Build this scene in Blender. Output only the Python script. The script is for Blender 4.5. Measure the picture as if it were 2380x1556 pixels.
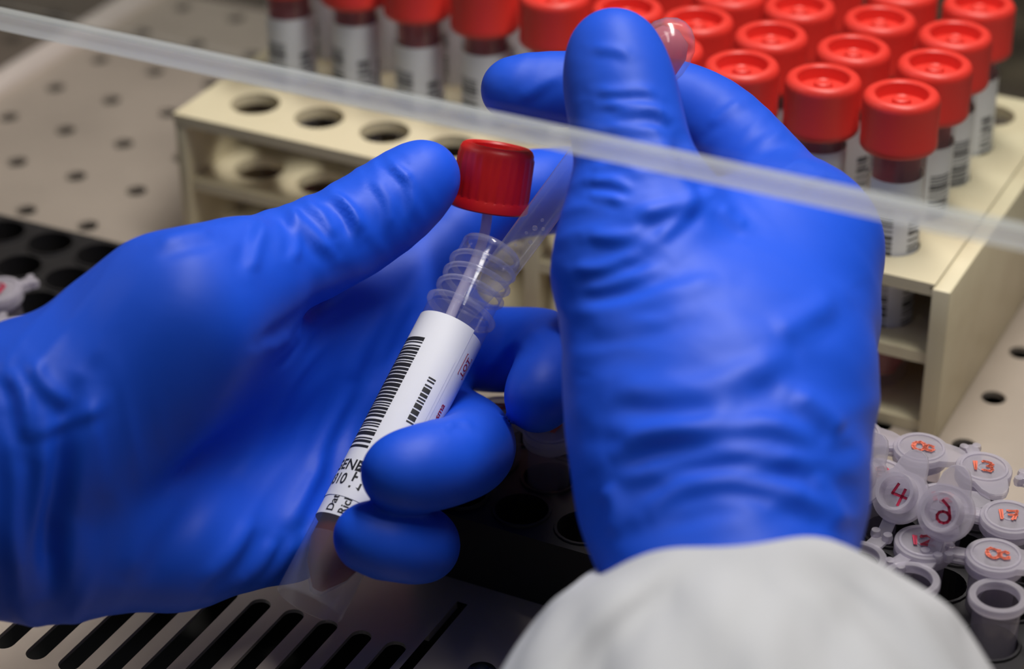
import bpy, bmesh, math, random
import numpy as np
from mathutils import Vector, Matrix

# ------------------------------------------------------------------ scene reset
for o in list(bpy.data.objects):
    bpy.data.objects.remove(o, do_unlink=True)
scene = bpy.context.scene
COL = scene.collection
MM = 0.001
random.seed(4)
rng = np.random.default_rng(7)

# ------------------------------------------------------------------ camera (world in mm, z = 0 is the top of the cream rack)
FPX, IW, IH = 5505.74, 2380, 1556
R2 = np.array([0.89386942, 0.44830228, -0.00474635])
U2 = np.array([-0.22481383, 0.45736534, 0.86039275])
FW = np.array([-0.38788685, 0.76801172, -0.50960944])
CAM = np.array([324.359, -489.155, 272.189])
cd = bpy.data.cameras.new('camera')
cam = bpy.data.objects.new('camera', cd)
COL.objects.link(cam)
m = Matrix(((R2[0], U2[0], -FW[0]), (R2[1], U2[1], -FW[1]), (R2[2], U2[2], -FW[2]))).to_4x4()
m.translation = Vector(CAM * MM)
cam.matrix_world = m
cd.sensor_width = 36.0
cd.lens = FPX / IW * 36.0
cd.clip_start = 0.01
cd.clip_end = 20
cd.dof.use_dof = True
cd.dof.focus_distance = 0.499
cd.dof.aperture_fstop = 10.0
scene.camera = cam

# ------------------------------------------------------------------ world, lamps, exposure
world = bpy.data.worlds.new('world')
scene.world = world
world.use_nodes = True
bg = world.node_tree.nodes['Background']
bg.inputs[0].default_value = (0.80, 0.88, 1.0, 1)
bg.inputs[1].default_value = 0.06
def area(name, loc, size_x, size_y, power, color, target):
    l = bpy.data.lights.new(name, 'AREA')
    l.shape = 'RECTANGLE'; l.size = size_x * MM; l.size_y = size_y * MM
    l.energy = power; l.color = color
    o = bpy.data.objects.new(name, l)
    COL.objects.link(o)
    o.location = Vector(loc) * MM
    d = (Vector(target) - Vector(loc))
    o.rotation_euler = d.to_track_quat('-Z', 'Y').to_euler()
    return o
area('cabinet_lamp', (195, 10, 480), 480, 80, 3.8, (1.0, 0.96, 0.9), (140, -40, 0))
area('room_ceiling_lamp', (-1000, -520, 1050), 600, 500, 4.0, (0.93, 0.96, 1.0), (150, -100, 0))
scene.view_settings.view_transform = 'Standard'
scene.view_settings.look = 'None'
scene.view_settings.gamma = 1.0
scene.view_settings.use_curve_mapping = False
scene.view_settings.exposure = 0.0
scene.cycles.transparent_max_bounces = 48
scene.cycles.max_bounces = 16

# ------------------------------------------------------------------ materials
def mat(name, color=(0.8, 0.8, 0.8), rough=0.5, metal=0.0, spec=0.5, bump=None, var=None, sss=0.0):
    """principled; bump = (scale, strength, distance mm); var = (scale, second colour, sharpness lo, hi)"""
    M = bpy.data.materials.new(name)
    M.use_nodes = True
    nt = M.node_tree
    p = nt.nodes['Principled BSDF']
    p.inputs['Base Color'].default_value = (*color, 1)
    p.inputs['Roughness'].default_value = rough
    p.inputs['Metallic'].default_value = metal
    p.inputs['Specular IOR Level'].default_value = spec
    tc = nt.nodes.new('ShaderNodeTexCoord')
    if var:
        n = nt.nodes.new('ShaderNodeTexNoise')
        n.inputs['Scale'].default_value = var[0]; n.inputs['Detail'].default_value = 5
        nt.links.new(tc.outputs['Object'], n.inputs['Vector'])
        r = nt.nodes.new('ShaderNodeMapRange')
        r.inputs[1].default_value = var[2]; r.inputs[2].default_value = var[3]
        nt.links.new(n.outputs[0], r.inputs[0])
        mx = nt.nodes.new('ShaderNodeMix'); mx.data_type = 'RGBA'
        mx.inputs[6].default_value = (*color, 1); mx.inputs[7].default_value = (*var[1], 1)
        nt.links.new(r.outputs[0], mx.inputs[0])
        nt.links.new(mx.outputs[2], p.inputs['Base Color'])
    if bump:
        n = nt.nodes.new('ShaderNodeTexNoise')
        n.inputs['Scale'].default_value = bump[0]; n.inputs['Detail'].default_value = 4
        nt.links.new(tc.outputs['Object'], n.inputs['Vector'])
        b = nt.nodes.new('ShaderNodeBump')
        b.inputs['Strength'].default_value = bump[1]; b.inputs['Distance'].default_value = bump[2] * MM
        nt.links.new(n.outputs[0], b.inputs['Height'])
        nt.links.new(b.outputs[0], p.inputs['Normal'])
    return M

def clear(name, tint=(0.93, 0.94, 0.97), ior=1.45, milk=0.0, milk_col=(0.8, 0.8, 0.85), rough=0.08, bump=None, through=0.45):
    """thin clear plastic or glass: transparent, fresnel gloss, optional milky scattering"""
    M = bpy.data.materials.new(name)
    M.use_nodes = True
    nt = M.node_tree
    for n in list(nt.nodes):
        if n.type != 'OUTPUT_MATERIAL': nt.nodes.remove(n)
    out = [n for n in nt.nodes if n.type == 'OUTPUT_MATERIAL'][0]
    t = nt.nodes.new('ShaderNodeBsdfTransparent'); t.inputs[0].default_value = (*tint, 1)
    g = nt.nodes.new('ShaderNodeBsdfGlossy'); g.inputs['Roughness'].default_value = rough
    lw = nt.nodes.new('ShaderNodeLayerWeight'); lw.inputs[0].default_value = 0.5
    pw = nt.nodes.new('ShaderNodeMath'); pw.operation = 'POWER'; pw.inputs[1].default_value = 4.0
    nt.links.new(lw.outputs['Facing'], pw.inputs[0])
    f = nt.nodes.new('ShaderNodeMath'); f.operation = 'MULTIPLY_ADD'
    f.inputs[1].default_value = (ior - 1) * .9; f.inputs[2].default_value = ((ior - 1) / (ior + 1)) ** 2
    nt.links.new(pw.outputs[0], f.inputs[0])
    mx = nt.nodes.new('ShaderNodeMixShader')
    base = t
    if milk > 0:
        d = nt.nodes.new('ShaderNodeBsdfDiffuse'); d.inputs[0].default_value = (*milk_col, 1)
        tl = nt.nodes.new('ShaderNodeBsdfTranslucent'); tl.inputs[0].default_value = (*milk_col, 1)
        m2 = nt.nodes.new('ShaderNodeMixShader'); m2.inputs[0].default_value = through
        nt.links.new(d.outputs[0], m2.inputs[1]); nt.links.new(tl.outputs[0], m2.inputs[2])
        m3 = nt.nodes.new('ShaderNodeMixShader'); m3.inputs[0].default_value = milk
        nt.links.new(t.outputs[0], m3.inputs[1]); nt.links.new(m2.outputs[0], m3.inputs[2])
        base = m3
    nt.links.new(f.outputs[0], mx.inputs[0])
    nt.links.new(base.outputs[0], mx.inputs[1]); nt.links.new(g.outputs[0], mx.inputs[2])
    if bump:
        tc = nt.nodes.new('ShaderNodeTexCoord')
        n = nt.nodes.new('ShaderNodeTexNoise'); n.inputs['Scale'].default_value = bump[0]
        nt.links.new(tc.outputs['Object'], n.inputs['Vector'])
        b = nt.nodes.new('ShaderNodeBump'); b.inputs['Strength'].default_value = bump[1]; b.inputs['Distance'].default_value = bump[2] * MM
        nt.links.new(n.outputs[0], b.inputs['Height'])
        nt.links.new(b.outputs[0], g.inputs['Normal']); nt.links.new(b.outputs[0], lw.inputs['Normal'])
    nt.links.new(mx.outputs[0], out.inputs[0])
    return M

M_STEEL = mat('brushed_steel', (0.58, 0.50, 0.43), 0.40, 0.5, 0.5, bump=(900, 0.12, 0.05), var=(25, (0.50, 0.43, 0.37), 0.4, 0.7))
M_WALL = mat('dark_steel', (0.27, 0.255, 0.24), 0.16, 0.9, 0.5, bump=(700, 0.05, 0.05))
M_TRIM = mat('light_steel', (0.70, 0.62, 0.58), 0.4, 0.5)
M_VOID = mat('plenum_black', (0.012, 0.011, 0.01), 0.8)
M_CREAM = mat('cream_plastic', (0.66, 0.59, 0.41), 0.42, 0, 0.5, bump=(300, 0.08, 0.1), var=(60, (0.60, 0.52, 0.35), 0.45, 0.75))
M_RED = mat('red_cap_plastic', (0.78, 0.035, 0.022), 0.42, 0, 0.5, bump=(1500, 0.05, 0.05))
M_REDH = mat('deep_red_cap_plastic', (0.66, 0.008, 0.008), 0.42, 0, 0.5, bump=(1500, 0.06, 0.05))
M_BLACK = mat('black_rack_plastic', (0.012, 0.011, 0.012), 0.5, 0, 0.4, bump=(500, 0.1, 0.1))
M_GLOVE = mat('blue_nitrile', (0.008, 0.080, 0.66), 0.52, 0, 0.28, bump=(420, 0.12, 0.3))
M_GOWN = mat('white_gown_fabric', (0.53, 0.53, 0.56), 0.85, 0, 0.2, bump=(700, 0.25, 0.15))
M_PAPER = mat('white_label_paper', (0.78, 0.79, 0.84), 0.55, 0, 0.3)
M_INK = mat('black_ink', (0.012, 0.012, 0.015), 0.6)
M_INKGREY = mat('grey_print', (0.10, 0.10, 0.11), 0.6)
M_INKRED = mat('dark_red_ink', (0.42, 0.015, 0.04), 0.6)
M_MARK = mat('orange_red_marker', (0.68, 0.14, 0.08), 0.6)
M_MARKR = mat('crimson_marker', (0.50, 0.02, 0.07), 0.6)
M_CLEAR = clear('clear_tube_plastic', (0.96, 0.965, 0.985), 1.45, 0.085, (0.82, 0.82, 0.97), 0.12)
M_RIM = clear('clear_tube_edges', (0.95, 0.955, 0.985), 1.5, 0.22, (0.80, 0.80, 0.98), 0.1)
M_THIN = clear('clear_pipette_plastic', (0.97, 0.975, 0.985), 1.6, 0.11, (0.9, 0.9, 0.98), 0.14, bump=(180, 0.2, 0.3))
M_MILK = clear('milky_microtube_plastic', (0.86, 0.85, 0.90), 1.42, 0.42, (0.80, 0.76, 0.82), 0.15)
M_MILKB = clear('milky_microtube_wall', (0.80, 0.78, 0.86), 1.42, 0.16, (0.72, 0.66, 0.78), 0.15)
M_SWAB = clear('swab_stick_plastic', (0.9, 0.85, 0.95), 1.2, 0.92, (0.92, 0.86, 0.98), 0.3)
M_GLASS = clear('sash_glass', (0.93, 0.945, 0.94), 1.5, 0.0, rough=0.02)
M_EDGE = clear('frosted_glass_edge', (0.95, 0.96, 0.94), 1.15, 0.5, (0.97, 0.97, 0.93), 0.35, through=0.7)
M_LIQ = clear('pink_medium', (0.75, 0.28, 0.30), 1.2, 0.6, (0.60, 0.17, 0.17), 0.2)
M_LIQD = clear('dark_red_medium', (0.36, 0.045, 0.03), 1.1, 0.40, (0.40, 0.045, 0.03), 0.2)
M_PINKBULB = clear('pink_drop', (0.88, 0.36, 0.44), 1.3, 0.65, (0.85, 0.24, 0.32), 0.1)
M_SCREW = mat('screw_metal', (0.25, 0.27, 0.32), 0.25, 1.0)

# ------------------------------------------------------------------ helpers
def tag(o, label=None, cat=None, group=None, kind=None):
    if label: o['label'] = label
    if cat: o['category'] = cat
    if group: o['group'] = group
    if kind: o['kind'] = kind
    return o

def make_mesh(name, verts, faces, material, smooth=True, angle=None):
    me = bpy.data.meshes.new(name)
    V = np.asarray(verts, dtype=float) * MM
    me.from_pydata(V.tolist(), [], [tuple(int(i) for i in f) for f in faces])
    me.materials.append(material)
    if smooth:
        me.polygons.foreach_set('use_smooth', [True] * len(me.polygons))
        if angle is not None:
            me.set_sharp_from_angle(angle=math.radians(angle))
    me.update()
    return me

def obj(name, me, parent=None, loc=(0, 0, 0), rot=None):
    o = bpy.data.objects.new(name, me)
    COL.objects.link(o)
    if parent is not None: o.parent = parent
    o.location = Vector(loc) * MM
    if rot is not None: o.rotation_euler = rot
    return o

def empty(name, loc, rotmat=None):
    e = bpy.data.objects.new(name, None)
    e.empty_display_size = 0.01
    COL.objects.link(e)
    M4 = Matrix.Identity(4)
    if rotmat is not None: M4 = Matrix(np.asarray(rotmat).tolist()).to_4x4()
    M4.translation = Vector([float(c) for c in loc]) * MM
    e.matrix_world = M4
    return e

def part(name, vf, material, parent=None, smooth=True, angle=35, loc=(0, 0, 0), rot=None):
    return obj(name, make_mesh(name, vf[0], vf[1], material, smooth, angle), parent, loc, rot)

def lathe(profile, n=32, closed=False, wob=None):
    """profile: (radius, z) pairs from bottom to top; r = 0 ends make poles"""
    V, F, rows = [], [], []
    for k, (r, z) in enumerate(profile):
        if r <= 1e-6:
            rows.append([len(V)]); V.append((0, 0, z))
        else:
            row = []
            for i in range(n):
                a = 2 * math.pi * i / n
                rr = r + (wob(i, k) if wob else 0)
                row.append(len(V)); V.append((rr * math.cos(a), rr * math.sin(a), z))
            rows.append(row)
    pairs = list(zip(rows[:-1], rows[1:]))
    if closed: pairs.append((rows[-1], rows[0]))
    for a, b in pairs:
        if len(a) == 1 and len(b) == 1: continue
        for i in range(n):
            j = (i + 1) % n
            if len(a) == 1: F.append((a[0], b[j], b[i]))
            elif len(b) == 1: F.append((a[i], a[j], b[0]))
            else: F.append((a[i], a[j], b[j], b[i]))
    return V, F

def box(x0, x1, y0, y1, z0, z1, bev=0.0):
    bm = bmesh.new()
    bmesh.ops.create_cube(bm, size=1)
    for v in bm.verts:
        v.co = Vector((x0 + (v.co.x + .5) * (x1 - x0), y0 + (v.co.y + .5) * (y1 - y0), z0 + (v.co.z + .5) * (z1 - z0)))
    if bev > 0:
        bmesh.ops.bevel(bm, geom=list(bm.edges), offset=bev, segments=2, profile=0.5, affect='EDGES')
    V = [tuple(v.co) for v in bm.verts]; F = [[v.index for v in f.verts] for f in bm.faces]
    bm.free()
    return V, F

def join(*vfs):
    V, F = [], []
    for v, f in vfs:
        o = len(V); V += [tuple(p) for p in v]; F += [tuple(i + o for i in q) for q in f]
    return V, F

def shift(vf, dx=0, dy=0, dz=0):
    return [(x + dx, y + dy, z + dz) for x, y, z in vf[0]], vf[1]

def tube_along(points, radius, n=10, cap=True):
    P = np.asarray(points, float); V, F = [], []
    rad = radius if hasattr(radius, '__len__') else [radius] * len(P)
    prev = None
    for i in range(len(P)):
        t = P[min(i + 1, len(P) - 1)] - P[max(i - 1, 0)]; t /= np.linalg.norm(t)
        if prev is None:
            a = np.cross(t, (0, 0, 1.0)) if abs(t[2]) < .9 else np.cross(t, (1.0, 0, 0))
        else: a = prev - t * (prev @ t)
        a /= np.linalg.norm(a); prev = a; b = np.cross(t, a)
        for k in range(n):
            an = 2 * math.pi * k / n
            V.append(tuple(P[i] + rad[i] * (math.cos(an) * a + math.sin(an) * b)))
    for i in range(len(P) - 1):
        for k in range(n):
            j = (k + 1) % n
            F.append((i * n + k, i * n + j, (i + 1) * n + j, (i + 1) * n + k))
    if cap:
        F.append(tuple(range(n))[::-1]); F.append(tuple((len(P) - 1) * n + k for k in range(n)))
    return V, F

def perforated(xs, ys, z, hole, depth, n=16, skip=None):
    """sheet of rectangular cells xs[i]..xs[i+1] x ys[j]..ys[j+1]; hole(cx, cy) gives outline pts or None; short walls go down"""
    V, F = [], []
    for i in range(len(xs) - 1):
        for j in range(len(ys) - 1):
            x0, x1, y0, y1 = xs[i], xs[i + 1], ys[j], ys[j + 1]
            cx, cy = (x0 + x1) / 2, (y0 + y1) / 2
            H = hole(i, j, cx, cy)
            b = len(V)
            if H is None:
                V += [(x0, y0, z), (x1, y0, z), (x1, y1, z), (x0, y1, z)]; F.append((b, b + 1, b + 2, b + 3)); continue
            k = len(H)
            for hx, hy in H: V.append((hx, hy, z))
            for hx, hy in H: V.append((hx, hy, z - depth))
            for hx, hy in H:                     # matching points on the cell border
                dx, dy = hx - cx, hy - cy
                s = min((x1 - cx) / abs(dx) if abs(dx) > 1e-6 else 1e9, (y1 - cy) / abs(dy) if abs(dy) > 1e-6 else 1e9)
                V.append((cx + dx * s, cy + dy * s, z))
            cb = len(V)
            V += [(x1, y1, z), (x0, y1, z), (x0, y0, z), (x1, y0, z)]
            for a in range(k):
                c = (a + 1) % k
                F.append((b + a, b + k + a, b + k + c, b + c))            # hole wall
                pa, pc = V[b + 2 * k + a], V[b + 2 * k + c]
                corner = None
                if abs(pa[0] - pc[0]) > 1e-5 and abs(pa[1] - pc[1]) > 1e-5:
                    for q in range(4):
                        X, Y, _ = V[cb + q]
                        if (abs(X - pa[0]) < 1e-5 or abs(Y - pa[1]) < 1e-5) and (abs(X - pc[0]) < 1e-5 or abs(Y - pc[1]) < 1e-5): corner = cb + q
                if corner is None: F.append((b + a, b + c, b + 2 * k + c, b + 2 * k + a))
                else: F.append((b + a, b + c, b + 2 * k + c, corner, b + 2 * k + a))
    return V, F

def circle(cx, cy, r, n=16):
    return [(cx + r * math.cos(2 * math.pi * (k + .5) / n), cy + r * math.sin(2 * math.pi * (k + .5) / n)) for k in range(n)]

def text_mesh(txt, size):
    """flat outline of a word as verts / faces in mm, baseline at the origin"""
    c = bpy.data.curves.new('t', 'FONT'); c.body = txt; c.size = size; c.resolution_u = 3; c.offset = .018 * size
    o = bpy.data.objects.new('t', c); COL.objects.link(o)
    dg = bpy.context.evaluated_depsgraph_get()
    me = o.evaluated_get(dg).to_mesh()
    V = [tuple(v.co) for v in me.vertices]; F = [tuple(p.vertices) for p in me.polygons]
    o.evaluated_get(dg).to_mesh_clear()
    bpy.data.objects.remove(o, do_unlink=True); bpy.data.curves.remove(c)
    return V, F

# ------------------------------------------------------------------ setting: steel work surface
ZF = -42.0
GX, GY, FX, FY = 21.336, 24.163, -113.54, 33.70
ix0, ix1, jy0, jy1 = -1, 26, -6, 7
xs = [FX + GX * (i - .5) for i in range(ix0, ix1 + 1)]
ys = [FY + GY * (j - .5) for j in range(jy0, jy1 + 1)]
part('floor', perforated(xs, ys, ZF, lambda i, j, cx, cy: circle(cx, cy, 3.1), 1.6), M_STEEL, smooth=False)
tag(bpy.data.objects['floor'], 'perforated steel work surface of the cabinet', kind='structure')
YB = ys[0]
# front grille with long slots
def slot(cx, y0, y1, w, n=8):
    r = w / 2
    return [(cx + r * math.cos(a), y1 - r + r * math.sin(a)) for a in [math.pi * k / n for k in range(n + 1)]] + \
           [(cx + r * math.cos(a), y0 + r + r * math.sin(a)) for a in [math.pi + math.pi * k / n for k in range(n + 1)]]
SP = 8.43
gx = [121.6 + SP * (k - .5) for k in range(-30, 2)]
def slotted(gx, y0, y1, z, depth, w):
    V, F = [], []
    for x0, x1 in zip(gx[:-1], gx[1:]):
        cx = (x0 + x1) / 2; H = slot(cx, -181.2, -141.4, w, 10); k = len(H); b = len(V)
        V += [(x, y, z) for x, y in H] + [(x, y, z - depth) for x, y in H]
        V += [(x1, y0, z), (x1, y1, z), (cx, y1, z), (x0, y1, z), (x0, y0, z), (cx, y0, z)]
        c = b + 2 * k; t, o = 5, k // 2 + 5          # middle of the rear arc, middle of the front arc
        F.append((c + 0, c + 1, c + 2, *[b + i for i in range(t, -1, -1)], *[b + i for i in range(k - 1, o - 1, -1)], c + 5))
        F.append((c + 3, c + 4, c + 5, *[b + i for i in range(o, t - 1, -1)], c + 2))
        for i in range(k):
            j = (i + 1) % k; F.append((b + i, b + k + i, b + k + j, b + j))
    return V, F
vf = slotted(gx, -186.5, -136.5, ZF, 0.9, 4.8)
plain = box(gx[0], gx[-1], -136.5, YB, ZF - 1.8, ZF)
lip = box(gx[0], gx[-1], -215, -186.5, ZF - 1.8, ZF)
fg = part('floor_grille', join(vf, plain, lip), M_STEEL, smooth=False)
tag(fg, 'front steel grille with long parallel slots', kind='structure')
fp = part('floor_front_plate', join(box(gx[-1] + 2.6, 420, -215, YB, ZF - 1.8, ZF), ), M_STEEL, smooth=False)
tag(fp, 'plain steel front plate beside the slotted grille', kind='structure')
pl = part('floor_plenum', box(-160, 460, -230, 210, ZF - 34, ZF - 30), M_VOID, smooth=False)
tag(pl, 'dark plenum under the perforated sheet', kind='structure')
# walls
wl = part('wall_left', box(-134, -131, -150, 143, ZF - 30, 260), M_WALL, smooth=False); tag(wl, 'polished steel side wall of the cabinet', kind='structure')
wb = part('wall_back', box(-134, 450, 140, 143, ZF - 30, 420), M_WALL, smooth=False); tag(wb, 'steel back wall of the cabinet', kind='structure')
prof = [(-131.0, ZF + 4.6), (-129.4, ZF + 3.9), (-127.2, ZF + 2.3), (-125.6, ZF + 0.3), (-125.6, ZF - 1), (-131, ZF - 1)]
V = [(x, y, z) for y in (-150, 140) for x, z in prof]; n = len(prof)
F = [(k, (k + 1) % n, n + (k + 1) % n, n + k) for k in range(n)] + [tuple(range(n))[::-1], tuple(range(n, 2 * n))]
tr = part('trim_1', (V, F), M_TRIM, smooth=True, angle=50); tag(tr, 'pale coved strip where the work surface meets the side wall', kind='structure')

# ------------------------------------------------------------------ cream rack
RX0, RX1, RY0, RY1 = -16.6, 199.8, -15.0, 95.0
rack = empty('test_tube_rack', ((RX0 + RX1) / 2, 40, ZF))
def rp(name, vf, m=M_CREAM, **k):
    return part(name, shift(vf, -(RX0 + RX1) / 2, -40, -ZF), m, rack, **k)
tag(rack, 'cream plastic test tube rack with three tiers full of red-capped tubes', 'rack')
xs = [RX0, -10] + [-10 + 20 * k for k in range(1, 11)] + [RX1 - 4.2]
ys = [RY0, -10] + [-10 + 20 * k for k in range(1, 6)] + [RY1 - 2]
hol = lambda r: (lambda i, j, cx, cy: circle(cx, cy, r, 24) if 1 <= i <= 10 and 1 <= j <= 5 else None)
def plate(z1, th, r, y0=RY0):
    yy = [y0] + ys[1:]
    top = perforated(xs, yy, z1, hol(r), th)
    x0, x1, a, b = xs[0], xs[-1], yy[0], yy[-1]
    V = [(x0, a, z1), (x1, a, z1), (x1, a, z1 - th), (x0, a, z1 - th), (x0, b, z1), (x1, b, z1), (x1, b, z1 - th), (x0, b, z1 - th)]
    under = perforated(xs, yy, z1 - th, hol(r), 0.01)
    return join(top, (V, [(0, 1, 2, 3), (4, 7, 6, 5)]), under)
rp('top_plate', plate(0, 3.2, 6.75), smooth=False)
rp('shelf', plate(-19.6, 3.0, 6.9, RY0 + 1.2), smooth=False)
rp('bottom_shelf', box(xs[0], xs[-1], RY0 + 1, RY1 - 2, ZF + .2, ZF + 3.2), smooth=False)
rp('end_panel', box(RX0 + .1, RX0 + 3.4, RY0 + .2, RY1, ZF, -3.2, 0.4))
rp('end_panel', box(RX1 - 4.6, RX1, RY0 - 1.2, RY1, ZF, -0.6, 0.6))
rp('divider_post', box(87.6, 92.2, RY0 + 1.0, RY0 + 6, ZF + 3, -4, 0.4))
rp('end_groove', box(RX1 - 5.4, RX1 - 4.4, RY0, RY1 - 3, -1.4, -0.9), smooth=False)

# ------------------------------------------------------------------ red-capped tubes standing in the rack
CAPH, CAPR = 13.4, 9.1
def knurl(i, k): return 0.0
def cap_mesh(name, material, n=72, h=CAPH, R=CAPR, ribs=True, hollow=True):
    prof = [(0, 2.0), (R - 1.9, 2.0), (R - 1.5, 0), (R - .25, 0.0), (R, .4), (R, 1.7), (R - .12, 2.1), (R - .12, h - 2.2), (R - .16, h - 1.4), (R - .6, h - .45), (R - 1.3, h)]
    prof += [(R - 2.5, h), (R - 2.9, h - .35), (R - 3.1, h - 3.2), (2.5, h - 3.6), (2.2, h - 1.5), (1.8, h - 1.3), (1.2, h - 1.6), (0, h - 1.7)]
    def wob(i, k):
        if ribs and k in (7, 8) : return 0.16 if i % 2 == 0 else -0.10
        return 0.0
    return make_mesh(name, *lathe(prof, n, wob=wob), material, True, 40)
ME_CAP = cap_mesh('cap', M_RED, 64)
TB0 = 0.0                       # tube base z in tube space
TH = 66.5                       # body height under the cap
ME_BODY = make_mesh('body', *lathe([(0, .2), (4.5, .6), (6.2, 3), (6.5, 6), (6.5, TH + 4)], 28), M_CLEAR, True, 40)
ME_LIQ = make_mesh('liquid', *lathe([(0, 3.2), (3.8, 3.6), (5.55, 7), (5.55, 64), (0, 64)], 20), M_LIQ, True, 40)
def label_patch(name, r, z0, z1, a0, a1, n=24, rb=None):
    V, F = [], []
    for k in range(n + 1):
        a = a0 + (a1 - a0) * k / n
        for rr, z in ((r, z0), (r, z1)): V.append((rr * math.cos(a), rr * math.sin(a), z))
    F = [(2 * k, 2 * k + 2, 2 * k + 3, 2 * k + 1) for k in range(n)]
    return V, F
def bars_vf(r, z0, z1, a0, a1, seed, along=True, unit=0.42):
    """barcode: stripes stacked along the axis, each spanning the arc a0..a1"""
    R_ = random.Random(seed); V, F = [], []
    z = z0
    while z < z1:
        w = unit * R_.choice((1, 1, 2, 1, 3))
        b = len(V); n = 6
        for k in range(n + 1):
            a = a0 + (a1 - a0) * k / n
            V.append((r * math.cos(a), r * math.sin(a), z)); V.append((r * math.cos(a), r * math.sin(a), min(z + w, z1)))
        F += [(b + 2 * k, b + 2 * k + 2, b + 2 * k + 3, b + 2 * k + 1) for k in range(n)]
        z += w + unit * R_.choice((1, 1, 2))
    return V, F
ME_LAB = make_mesh('label', *label_patch('label', 6.58, 14, 60, math.radians(-150), math.radians(95), 28), M_PAPER, True)
bz = bars_vf(6.63, 18, 53, math.radians(-138), math.radians(-86), 3)
bz2 = bars_vf(6.63, 20, 50, math.radians(-52), math.radians(-22), 8, unit=.55)
ME_BAR = make_mesh('barcode', *join(bz, bz2), M_INKGREY, True)
def printed(seed):
    R_ = random.Random(seed); vs = []
    for k in range(5):
        a = math.radians(-20 + 22 * k)
        vs.append(bars_vf(6.63, 20 + R_.uniform(0, 6), 36 + R_.uniform(0, 14), a, a + math.radians(8), seed + k, unit=.7))
    return join(*vs)
ME_PRINT = make_mesh('print_lines', *printed(5), M_INKGREY, True)
ORD = ['rightmost', 'second from the right', 'third from the right', 'fourth from the right', 'fifth from the right', 'fifth from the left', 'fourth from the left', 'third from the left', 'second from the left', 'leftmost']
ROWN = ['front', 'second', 'third', 'fourth']
spots = [(c, 0) for c in (9, 8, 7, 6)] + [(c, 1) for c in range(9, -1, -1)] + [(c, 2) for c in range(9, -1, -1)] + [(c, 3) for c in range(9, 3, -1)]
for c, r in spots:
    lean = (random.uniform(-.012, .012), random.uniform(-.012, .012))
    z0 = ZF + 3.3
    rz = math.radians(random.uniform(-14, 14) + (18 if (c, r) == (9, 0) else 0) + (70 if r == 2 and c > 7 else 0) + (70 if (c, r) == (9, 1) else 0))
    e = empty('sample_tube', (20 * c, 20 * r, z0))
    e.rotation_euler = (lean[0], lean[1], rz)
    where = {0: 'front', 1: 'second', 2: 'third', 3: 'fourth'}[r]
    tag(e, f'red-capped labelled sample tube in cream rack, {where} row, {ORD[9 - c]}', 'tube', 'red-capped tubes in the cream rack')
    obj('body', ME_BODY, e); obj('liquid', ME_LIQ, e)
    dzl = random.uniform(-3, 2)
    lb = obj('label', ME_LAB, e, (0, 0, dzl)); obj('barcode', ME_BAR, lb); obj('print_lines', ME_PRINT, lb)
    obj('cap', ME_CAP, e, (0, 0, 39.6 - z0 - CAPH))

# ------------------------------------------------------------------ black microtube racks
def black_rack(name, x0, y0, nx, ny, px, py, rot, label, ztop=-25.0, margin=8.3):
    e = empty(name, (x0, y0, ZF)); e.rotation_euler = (0, 0, rot)
    tag(e, label, 'rack')
    h = ztop - ZF
    xs = [-margin] + [-px / 2 + px * k for k in range(nx + 1)] + [px * (nx - 1) + margin]
    ys = [-margin] + [-py / 2 + py * k for k in range(ny + 1)] + [py * (ny - 1) + margin]
    top = perforated(xs, ys, h, lambda i, j, cx, cy: circle(cx, cy, 5.9, 24) if 1 <= i <= nx and 1 <= j <= ny else None, h - 2.0)
    part('top_plate', top, M_BLACK, e, smooth=False)
    X0, X1, Y0, Y1 = xs[0], xs[-1], ys[0], ys[-1]
    V = [(X0, Y0, 0), (X1, Y0, 0), (X1, Y1, 0), (X0, Y1, 0), (X0, Y0, h), (X1, Y0, h), (X1, Y1, h), (X0, Y1, h)]
    part('skirt', (V, [(0, 1, 5, 4), (1, 2, 6, 5), (2, 3, 7, 6), (3, 0, 4, 7), (0, 3, 2, 1)]), M_BLACK, e, smooth=False)
    for a in range(nx):
        for b in range(ny):
            part('hole_collar', shift(lathe([(5.9, h - .4), (5.9, h + .5), (6.5, h + .5), (6.7, h - .1)], 24), px * a, py * b), M_BLACK, e)
    return e
PX, PY = 15.0, 14.0
RKX, RKY = 119.0, -108.0
black_rack('microtube_rack', RKX, RKY, 9, 4, PX, PY, 0.0, 'black microtube rack at the front right, under the right wrist')
black_rack('microtube_rack', -107.5, -110.5, 9, 5, 15.3, 14.0, math.radians(1.0), 'black microtube rack at the left edge, behind the left wrist')

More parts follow.
